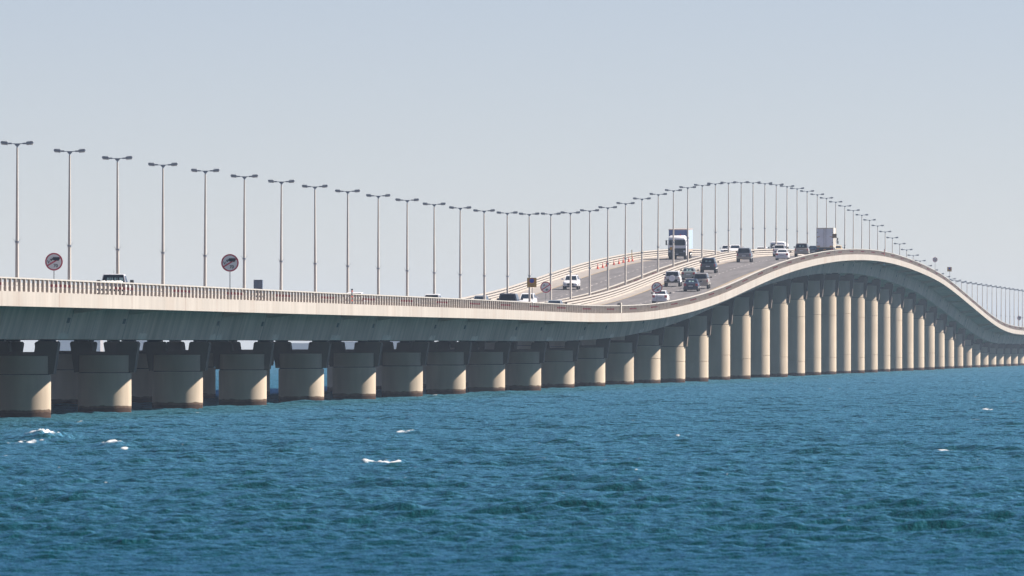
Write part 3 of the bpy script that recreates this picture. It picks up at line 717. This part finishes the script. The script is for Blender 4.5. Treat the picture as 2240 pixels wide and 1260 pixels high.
SPECS = dict(
    saloon=dict(L=4.7, W=1.80, st=[(-2.35, .40, .92, .86), (-2.22, .26, 1.02, .96), (-1.5, .24, 1.05, 1), (0, .22, 1.0, 1), (1.1, .24, .97, 1), (1.9, .26, .84, .97), (2.25, .30, .70, .88), (2.35, .38, .6, .8)],
                cab=(-1.75, 1.15, -.95, .25, .98, 1.46, .76, .60), R=.33, ax=(-1.4, 1.4), tail=(.66, .98), sidew=(.07, .93)),
    crossover=dict(L=4.7, W=1.86, st=[(-2.3, .50, 1.05, .9), (-2.2, .34, 1.14, .98), (-1, .30, 1.12, 1), (.9, .30, 1.08, 1), (1.8, .34, .98, .97), (2.2, .38, .85, .9), (2.32, .45, .72, .82)],
                cab=(-2.2, 1.2, -1.85, .30, 1.08, 1.68, .80, .63), R=.37, ax=(-1.4, 1.4), tail=(.80, 1.08), sidew=(.05, .93)),
    suv=dict(L=5.1, W=1.98, st=[(-2.55, .62, 1.15, .94), (-2.48, .46, 1.22, .99), (-1, .42, 1.24, 1), (1.2, .42, 1.22, 1), (2.3, .46, 1.12, .97), (2.5, .5, .95, .9)],
                cab=(-2.47, 1.35, -2.22, .65, 1.20, 1.90, .87, .72), R=.42, ax=(-1.55, 1.55), tail=(.86, 1.20), sidew=(.04, .94)),
    offroader=dict(L=4.6, W=1.94, st=[(-2.1, .66, 1.20, .95), (-2.05, .50, 1.25, 1), (0, .48, 1.25, 1), (1.2, .48, 1.22, 1), (2.1, .52, 1.10, .96), (2.2, .6, 1.0, .9)],
                cab=(-2.04, 1.0, -1.92, .55, 1.24, 1.84, .84, .74), R=.44, ax=(-1.3, 1.4), tail=(.98, 1.16), sidew=(.35, .95)),
)
def vehicle(name, kind, paintm, label, cat, px=None, lane=None, py=None, y=None, x=None, oncoming=False, scale=1.0, pale=None, group=None, spare=False, lit=False, rack=False, brake=False, twotone=None, pane=False):
    sp = SPECS[kind]; hw = sp['W']/2; cb = sp['cab']
    if x is None: x = lane
    if y is None: y = Yof(px, x)
    L = sp['L']
    yc = y+L/2*(-1 if False else 1) if not oncoming else y+L/2
    r = empty(name, (x, yc, pz(yc)-.158), (0, 0, 0))
    r.rotation_euler = (slope(yc), 0, 0) if not oncoming else (-slope(yc), 0, math.pi)
    r.scale = (scale, scale, scale)
    tag(r, label, cat, group)
    b = MB(); b.loft(body_loft(sp['st'], hw)); b.build('body', paintm, r, smooth=38)
    low = MB(); low.box(-hw*.84, hw*.84, sp['st'][0][0]+.15, sp['st'][-1][0]-.15, sp['st'][1][1]-.06, sp['st'][1][1]+.12)
    low.build('underbody', M['trim'], r)
    c = MB(); c.loft(cabin_loft(*cb)); c.build('cabin', paintm, r, smooth=30)
    w1 = MB(); w1.quad(*face_quad(cb, 'rear', .07, .93, .10, .84)); rw = w1.build('rear_window', M['glass'], r)
    if pane:
        pm = MB()
        for (a, b_, lo, hi) in ((.30, .46, .3, .62), (.55, .74, .3, .55)): pm.quad(*face_quad(cb, 'rear', a, b_, lo, hi, .016))
        pm.build('seen_through', M['glass_clear'], rw)
    w2 = MB(); w2.quad(*face_quad(cb, 'front', .06, .94, .08, .86)); w2.build('windscreen', M['glass'], r)
    sa, sb = sp['sidew']; mid = (sa+sb)/2
    for sd in ('right', 'left'):
        w3 = MB()
        for a, b_ in ((sa+.02, mid-.02), (mid+.02, sb-.06)):
            q = (a, b_) if sd == 'right' else (1-b_, 1-a)
            w3.quad(*face_quad(cb, sd, q[0], q[1], .14, .80))
        w3.build('side_window', M['glass'], r)
    yr = sp['st'][0][0]; yf = sp['st'][-1][0]; t0, t1 = sp['tail']; zb = sp['st'][0][1]
    for sx in (-1, 1):
        xs_ = sorted((sx*hw*(.60 if kind == 'saloon' else .78), sx*hw*.93))
        ytl = yr-.02 if kind != 'saloon' else yr-.012
        MB().box(xs_[0], xs_[1], ytl-.01, ytl+.12, t0+.02, t1-.02).build('tail_light', M['tail'], r)
        hz = sp['st'][-2][2]
        MB().box(*sorted((sx*hw*.50, sx*hw*.86)), yf-.10, yf+.02, hz-.26, hz-.10).build('head_light', M['head'], r)
        mz = cb[4]+.10; my = cb[1]-.55
        m_ = MB(); m_.bbox(*sorted((sx*(hw+.03), sx*(hw+.24))), my-.06, my+.08, mz-.02, mz+.15, .02); m_.box(*sorted((sx*(hw*.86), sx*(hw+.04))), my-.02, my+.03, mz, mz+.05)
        m_.build('wing_mirror', paintm if (oncoming and paintm is P['white']) else M['trim'], r)
    MB().box(-.26, .26, yr-.035, yr-.005, (t0+zb)/2+.06, (t0+zb)/2+.19).build('number_plate', M['plate'], r)
    bm = MB(); bm.bbox(-hw*.92, hw*.92, yr-.08, yr+.1, zb-.12, zb+.13, .03); bm.build('rear_bumper', paintm if kind in ('saloon', 'crossover') else M['trim'] if twotone is None else twotone, r)
    g = MB(); hz = sp['st'][-2][2]; g.bbox(-hw*.42, hw*.42, yf-.05, yf+.03, hz-.34, hz-.08, .04); g.build('grille', M['trim'], r)
    g = MB(); g.bbox(-hw*.70, hw*.70, yf-.06, yf+.025, zb-.16 if kind == 'saloon' else zb-.10, hz-.40, .03); g.build('front_intake', M['trim'], r)
    wheels(r, hw-.13, sp['ax'][0], sp['ax'][1], sp['R'], .25 if kind != 'suv' else .28)
    if spare:
        s_ = MB().cyl((0, yr-.32, 1.02), (0, yr-.06, 1.02), .40, .40, 24).build('spare_wheel', M['tyre'], r, smooth=40)
        MB().cyl((0, yr-.345, 1.02), (0, yr-.30, 1.02), .37, .39, 24).build('wheel_cover', M['box_grey'], s_, smooth=40)
        MB().bbox(-hw*.98, hw*.98, yr-.10, yr+.05, .55, .88, .02).build('lower_panel', M['trim'], r)
        for sx in (-1, 1): MB().bbox(*sorted((sx*hw*.66, sx*hw*.98)), yr-.16, yr-.10, .66, .86, .03).build('bumper_corner', paintm, r)
    if rack:
        rk = MB()
        for sx in (-1, 1): rk.box(*sorted((sx*.55, sx*.60)), cb[2]+.3, cb[3]-.2, cb[5]+.02, cb[5]+.07)
        rk.build('roof_rail', M['trim'], r)
    return r
RL, LL = -82.6, -86.4                        # lanes driving away
OI, OO = -94.4, -98.1                        # oncoming inner and outer lane
AW = 'cars driving away from the camera'; ON = 'oncoming cars on the farther road'
vehicle('off_roader', 'offroader', P['offroad'], 'boxy white off-roader with round spare wheel cover on its back', 'car', px=1470, lane=-86.5, spare=True, group=AW)
vehicle('saloon_car', 'saloon', P['silvergreen'], 'greenish silver saloon in the left lane ahead of the off-roader', 'car', px=1505.5, lane=-86.5, group=AW, pane=True)
vehicle('large_suv', 'suv', P['navy'], 'big dark navy SUV with black mirrors, in front of the silver saloon', 'car', px=1548.5, lane=-86.2, group=AW, pane=True)
vehicle('large_suv', 'suv', P['beige'], 'silver-beige SUV half hidden by the small dark blue saloon', 'car', px=1532, lane=-82.5, group=AW, scale=.97, twotone=P['beige'])
vehicle('saloon_car', 'saloon', P['darkblue'], 'dark blue saloon in the right lane behind the beige SUV', 'car', px=1511, lane=-82.9, group=AW, pane=True)
vehicle('saloon_car', 'saloon', P['white'], 'white saloon partly behind the round 80 sign, close to the rail', 'car', px=1443, lane=-82.4, group=AW)
vehicle('large_suv', 'suv', P['grey'], 'grey SUV alone in the left lane high on the slope', 'car', px=1627, lane=-86.3, group=AW, twotone=P['gold'])
vehicle('saloon_car', 'saloon', P['white'], 'white saloon near the crest, its lower half clear of the rail', 'car', px=1710.5, lane=-82.5, group=AW)
vehicle('crossover_car', 'crossover', P['white'], 'white car just behind and left of the white saloon near the crest', 'car', px=1704.5, lane=-86.0, group=AW)
vehicle('large_suv', 'suv', P['gold'], 'champagne SUV with black rear window left of the box truck', 'car', px=1753, lane=-82.6, group=AW, twotone=P['gold'], pane=True)
vehicle('saloon_car', 'saloon', P['navy'], 'dark saloon squeezed between the champagne SUV and the box truck', 'car', px=1779, lane=-86.0, group=AW)
vehicle('saloon_car', 'saloon', P['cream'], 'cream saloon peeping out to the right of the box truck', 'car', px=1830, lane=-81.6, group=AW)
vehicle('saloon_car', 'saloon', P['white'], 'low white saloon almost hidden behind the rail beside the orange-banded post', 'car', px=773, lane=-86.6, group=AW)
vehicle('crossover_car', 'crossover', P['white'], 'white car whose roof and rear window just clear the rail', 'car', px=943.5, lane=-85.0, scale=.93, group=AW)
vehicle('large_suv', 'suv', P['grey'], 'grey SUV with very dark rear window rising above the rail', 'car', px=1110, lane=-82.8, group=AW, twotone=P['grey'])
vehicle('saloon_car', 'saloon', P['silver'], 'silver-blue car roof beneath the round 80 sign between the lamps', 'car', px=1211, lane=-82.5, group=AW)
vehicle('crossover_car', 'crossover', P['white'], 'white oncoming SUV in the open, behind a lamp post', 'car', px=1247.5, lane=-97.7, oncoming=True, group=ON, rack=True)
vehicle('crossover_car', 'crossover', P['white'], 'white oncoming SUV behind the ochre board, only its upper half visible', 'car', px=1151, lane=OI, oncoming=True, group=ON)
vehicle('saloon_car', 'crossover', P['silver'], 'silver-blue oncoming car roof just left of the grey SUV', 'car', px=1048, lane=OO, oncoming=True, group=ON, scale=.97)
vehicle('large_suv', 'suv', P['white'], 'white oncoming SUV, leftmost of the cars coming over the hump', 'car', px=1587.5, lane=OO, oncoming=True, group=ON, scale=.80)
vehicle('saloon_car', 'saloon', P['white'], 'white oncoming saloon with dark windscreen, left of the lone grey SUV', 'car', px=1607, lane=OI, oncoming=True, group=ON, scale=1.05)
vehicle('large_suv', 'suv', P['white'], 'white oncoming SUV at the crest, between two lamp posts', 'car', px=1665, lane=OO, oncoming=True, group=ON)
vehicle('large_suv', 'suv', P['white'], 'white oncoming SUV in front of the white coach', 'car', px=1699, lane=OI, oncoming=True, group=ON, scale=.95)

# pick-up with sacks in its bed
x, px = -82.6, 240.5; y = Yof(px, x); yc = y+2.6
r = empty('pickup_truck', (x, yc, pz(yc)-.158), (slope(yc), 0, 0)); tag(r, 'white pick-up with dark rear window and white sacks in its bed', 'pickup', AW)
b = MB(); b.loft(body_loft([(-.55, .46, 1.08, 1), (1.2, .44, 1.1, 1), (2.3, .48, 1.0, .96), (2.55, .55, .9, .88)], .93)); b.build('body', P['white'], r, smooth=38)
bd = MB(); bd.box(-.93, .93, -2.6, -.56, .46, .62); 
for sx in (-1, 1): bd.box(*sorted((sx*.86, sx*.93)), -2.6, -.56, .6205, 1.10)
bd.build('bed', P['white'], r)
MB().box(-.855, .855, -2.6, -2.54, .6205, 1.08).build('tailgate', P['white'], r)
cb = (-.50, 1.35, -.28, .75, 1.06, 1.68, .80, .66)
c = MB(); c.loft(cabin_loft(*cb)); c.build('cabin', P['white'], r, smooth=30)
w1 = MB(); w1.quad(*face_quad(cb, 'rear', .03, .97, .02, .92)); rw = w1.build('rear_window', M['glass'], r)
w1 = MB()
for a, b_ in ((.22, .30), (.33, .38), (.42, .48), (.55, .62), (.65, .68), (.76, .94)): w1.quad(*face_quad(cb, 'rear', a, b_, .25, .62, .018))
w1.build('seen_through', M['glass_clear'], rw)
w1 = MB(); w1.quad(*face_quad(cb, 'front', .06, .94, .08, .86)); w1.build('windscreen', M['glass'], r)
for sd in ('right', 'left'):
    w1 = MB(); w1.quad(*face_quad(cb, sd, .12, .90, .14, .82)); w1.build('side_window', M['glass'], r)
for sx in (-1, 1):
    MB().bbox(*sorted((sx*.96, sx*1.2)), .75, .88, 1.10, 1.30, .03).build('wing_mirror', M['trim'], r)
    MB().box(*sorted((sx*.80, sx*.92)), -2.63, -2.605, .80, 1.05).build('tail_light', M['tail'], r)
MB().bbox(-.85, .85, -2.75, -2.64, .48, .66, .02).build('rear_bumper', M['trim'], r)
MB().cyl((0, -.1, 1.66), (0, -.16, 1.98), .008, .004, 5).build('aerial', M['trim'], r)
wheels(r, .80, -1.6, 1.55, .38)
for i, (sx, sy, rr_) in enumerate(((-.52, -1.6, .30), (.02, -1.5, .32), (.52, -1.6, .29), (-.25, -1.1, .30), (.30, -1.05, .30))):
    s = MB()
    rings = []
    for a in np.linspace(-1.45, 1.45, 8):
        rings.append([(rr_*math.cos(a)*math.cos(t)*(1+.08*math.sin(3*t+i)), .35*math.cos(a)*math.sin(t), .30*math.sin(a)*(1+.1*math.cos(2*t))) for t in np.linspace(0, 2*math.pi, 13)[:-1]])
    s.loft(rings); so = s.build('sack', M['bag'], None, smooth=60)
    so.location = (x+sx, yc+sy, pz(yc)-.158+.93+(slope(yc)*sy)); tag(so, ['leftmost of three white sacks at the tail of the pick-up bed', 'middle white sack at the tail of the pick-up bed', 'rightmost of three white sacks at the tail of the pick-up bed', 'left white sack close behind the pick-up cab', 'right white sack close behind the pick-up cab'][i], 'sack', 'white sacks in the pick-up bed')

# articulated lorry coming towards the camera
x, px = -97.2, 1481; y = Yof(px, x); yc = y+8
r = empty('articulated_lorry', (x, yc, pz(yc)-.158), (-slope(yc), 0, math.pi)); tag(r, 'white articulated lorry with blue curtain-sided trailer coming towards the camera', 'lorry')
F = 8.0
c = MB(); c.loft([[(-1.2, yy, z0), (1.2, yy, z0), (1.22, yy, 2.2), (1.15, yy, z1-.12), (.95, yy, z1), (-.95, yy, z1), (-1.15, yy, z1-.12), (-1.22, yy, 2.2)] for yy, z0, z1 in ((F-2.2, .55, 3.25), (F-.55, .55, 3.22), (F-.18, .5, 3.02), (F, .45, 2.75))])
c.build('cab', M['truck_white'], r, smooth=35)
MB().bbox(-1.08, 1.08, F+.002, F+.03, 1.92, 2.66, .06).build('windscreen', M['glass'], r)
MB().bbox(-1.21, 1.21, F-.3, F+.05, .42, .98, .05).build('bumper', M['trim'], r)
MB().bbox(-1.215, 1.215, F-.2, F+.045, .99, 1.52, .04).build('grille', M['trim'], r)
for sx in (-1, 1):
    MB().bbox(*sorted((sx*.86, sx*1.16)), F+.046, F+.07, 1.02, 1.24, .04).build('head_light', M['head'], r)
    m_ = MB(); m_.bbox(*sorted((sx*1.36, sx*1.56)), F-.25, F-.12, 1.95, 2.62, .03); m_.box(*sorted((sx*1.2, sx*1.4)), F-.2, F-.17, 2.56, 2.60); m_.box(*sorted((sx*1.2, sx*1.4)), F-.2, F-.17, 1.98, 2.02)
    m_.build('wing_mirror', M['trim'], r)
    w_ = MB(); w_.quad(*([(sx*1.222, F-1.3, 1.9), (sx*1.222, F-.45, 1.9), (sx*1.20, F-.45, 2.6), (sx*1.20, F-1.3, 2.6)][::sx])); w_.build('side_window', M['glass'], r)
MB().cyl((-.42, F-.7, 3.20), (-.42, F-.7, 3.40), .09, .08, 10).build('beacon', M['tail'], r, smooth=50)
d = MB(); disc(d, 0, .20, F+.055, -.01, cx=.78, cz=1.42, n=20); [None]; d = MB().cyl((.78, F+.046, 1.50), (.78, F+.075, 1.50), .22, .22, 20).build('yellow_disc', M['sign_brown'], r, smooth=50)
MB().box(-.18, .18, F+.051, F+.07, .66, .80).build('number_plate', M['plate'], r)
t = MB(); t.box(-1.27, 1.27, -7.6, F-2.7, 1.35, 3.98, m=1)
t.v  # noqa
t.m[-6:] = [1, 1, 1, 1, 0, 1]; tr = t.build('trailer', [M['curtain_blue'], M['curtain_light']], r)
tr.data.polygons[4].material_index = 0
for pol in tr.data.polygons:
    n = pol.normal; pol.material_index = 1 if abs(n.x) > .5 else 0
e = MB(); e.box(-1.30, 1.30, -7.63, F-2.67, 3.982, 4.10); e.build('top_rim', mat('rim_beige', (.42, .34, .30), .6), tr)
e = MB(); e.box(-1.25, 1.25, -7.6, F-2.7, 1.0, 1.348); e.build('side_board', M['beige'] if 'beige' in M else mat('side_board', (.42, .34, .28), .7, noise=(.3, (1, 1, 1), 3)), tr)
MB().box(-.5, .5, -7.4, F-1, .62, .998).build('chassis', M['trim'], r)
for yy in (F-1.3, F-4.6, -3.6, -4.9, -6.2):
    for sx in (-1, 1):
        wo_ = MB().cyl((sx*1.02-.16, yy, .5), (sx*1.02+.16, yy, .5), .5, .5, 20).build('wheel', M['tyre'], r, smooth=40)
        MB().cyl((sx*1.165, yy, .5), (sx*1.19, yy, .5), .29, .27, 14).build('rim', M['rim'], wo_, smooth=40)

# box truck driving away
x, px = -82.5, 1804.5; y = Yof(px, x); yc = y
r = empty('box_truck', (x, yc, pz(yc)-.158), (slope(yc), 0, 0)); tag(r, 'tall white box truck seen from behind at the crest, with orange markers on its doors', 'truck')
t = MB(); t.box(-1.24, 1.24, 0, 7.2, 1.15, 3.98); bo = t.build('box_body', M['box_cream'], r)
for sx in (-1, 1):
    dd_ = MB(); dd_.box(*sorted((sx*.02, sx*1.16)), -.05, -.002, 1.22, 3.84); dr_ = dd_.build('door', M['box_grey'], r)
    for zz in (1.8, 2.55, 3.3): MB().box(*sorted((sx*.98, sx*1.19)), -.075, -.051, zz, zz+.06).build('hinge', M['trim'], dr_)
    MB().cyl((sx*.16, -.07, 1.28), (sx*.16, -.07, 3.8), .018, .018, 6).build('lock_bar', M['galv'], dr_)
    MB().box(*sorted((sx*.70, sx*1.14)), -.062, -.051, 1.24, 1.40).build('marker', M['orange'], dr_)
    MB().box(*sorted((sx*.70, sx*1.12)), -.062, -.051, 2.66, 2.73).build('marker', M['orange'], dr_)
    MB().box(*sorted((sx*.9, sx*1.15)), -.1, 0.1, .80, .95).build('tail_light', M['tail'], r)
    m_ = MB(); m_.bbox(*sorted((sx*1.36, sx*1.56)), 8.0, 8.12, 2.15, 2.55, .03); m_.bbox(*sorted((sx*1.40, sx*1.62)), 8.0, 8.12, 1.68, 2.10, .03); m_.box(*sorted((sx*1.1, sx*1.42)), 8.04, 8.07, 2.1, 2.14); m_.build('wing_mirror', M['trim'], r)
MB().box(-1.0, 1.0, -.07, -.002, 3.86, 3.97).build('top_sill', M['box_cream'], bo)
MB().box(-1.2, 1.2, 0, .5, .60, 1.148).build('underrun', M['trim'], r)
MB().box(-.2, .2, -.02, -.002, .80, .92).build('number_plate', M['orange'], r)
MB().box(-.5, .5, .5, 8.6, .62, 1.148).build('chassis', M['trim'], r)
c = MB(); c.loft([[(-1.12, yy, z0), (1.12, yy, z0), (1.15, yy, 2), (1.0, yy, z1), (-1.0, yy, z1), (-1.15, yy, 2)] for yy, z0, z1 in ((7.35, .6, 2.9), (8.7, .6, 2.85), (9.1, .6, 2.1))]); c.build('cab', M['truck_white'], r, smooth=35)
for yy in (1.3, 2.5, 8.0):
    for sx in (-1, 1):
        wo_ = MB().cyl((sx*1.0-.16, yy, .48), (sx*1.0+.16, yy, .48), .48, .48, 18).build('wheel', M['tyre'], r, smooth=40)
        MB().cyl((sx*1.145, yy, .48), (sx*1.17, yy, .48), .28, .26, 14).build('rim', M['rim'], wo_, smooth=40)

# white coach behind the crest
x, px = OO, 1701; y = Yof(px, x); yc = y+6
r = empty('coach', (x, yc, pz(yc)-.158), (-slope(yc), 0, math.pi)); tag(r, 'white coach with broad dark windscreen coming over the crest', 'coach')
c = MB(); c.loft([[(-1.2, yy, .4), (1.2, yy, .4), (1.25, yy, 1.6), (1.15, yy, z1-.15), (.9, yy, z1), (-.9, yy, z1), (-1.15, yy, z1-.15), (-1.25, yy, 1.6)] for yy, z1 in ((-6, 3.3), (5.6, 3.35), (5.95, 3.2), (6.05, 3.0))]); c.build('body', M['truck_white'], r, smooth=35)
MB().prism([(-.75, 1.35), (.75, 1.35), (1.08, 2.75), (1.0, 2.9), (-1.0, 2.9), (-1.08, 2.75)], 6.055, 6.09).build('windscreen', M['glass'], r)
for sx in (-1, 1):
    w_ = MB()
    for a in np.arange(-5.4, 4.6, 1.6): w_.box(*sorted((sx*1.20, sx*1.235)), a, a+1.4, 1.9, 2.7)
    w_.build('side_window', M['glass'], r)
    MB().bbox(*sorted((sx*1.3, sx*1.5)), 5.9, 6.05, 1.9, 2.5, .03).build('wing_mirror', M['trim'], r)
    MB().box(*sorted((sx*.8, sx*1.1)), 6.06, 6.08, .7, .9).build('head_light', M['head'], r)
    for yy in (-3.2, 3.6):
        wo_ = MB().cyl((sx*1.0-.16, yy, .48), (sx*1.0+.16, yy, .48), .48, .48, 18).build('wheel', M['tyre'], r, smooth=40)

# ------------------------------------------------------------------ navigation light housing below the deck at the crest
x = XN+4.9; y = Yof(1931, x)
r = empty('navigation_light', (x, y, pz(y)-.70)); tag(r, 'small pale lamp housing hung under the deck edge at the crest', 'light')
MB().box(-.9, .6, -.5, .5, -.16, -.02).build('bracket', M['trim'], r)
MB().cyl((.2, -.3, -.50), (.2, -.3, -.165), .20, .15, 12).build('lamp', M['truck_white'], r, smooth=50)

# ------------------------------------------------------------------ haze: one closed box of thin even air
hz = MB().box(-4000, 4000, -250, 11800, -24, 34).build('haze', bpy.data.materials.new('haze_air'))
hm = hz.data.materials[0]; hm.use_nodes = True; t = hm.node_tree; t.nodes.clear()
pv = t.nodes.new('ShaderNodeVolumePrincipled'); pv.inputs['Color'].default_value = (0.60, 0.76, 1.0, 1); pv.inputs['Density'].default_value = 0.00006
ou = t.nodes.new('ShaderNodeOutputMaterial'); t.links.new(pv.outputs[0], ou.inputs['Volume'])
tag(hz, kind='stuff')
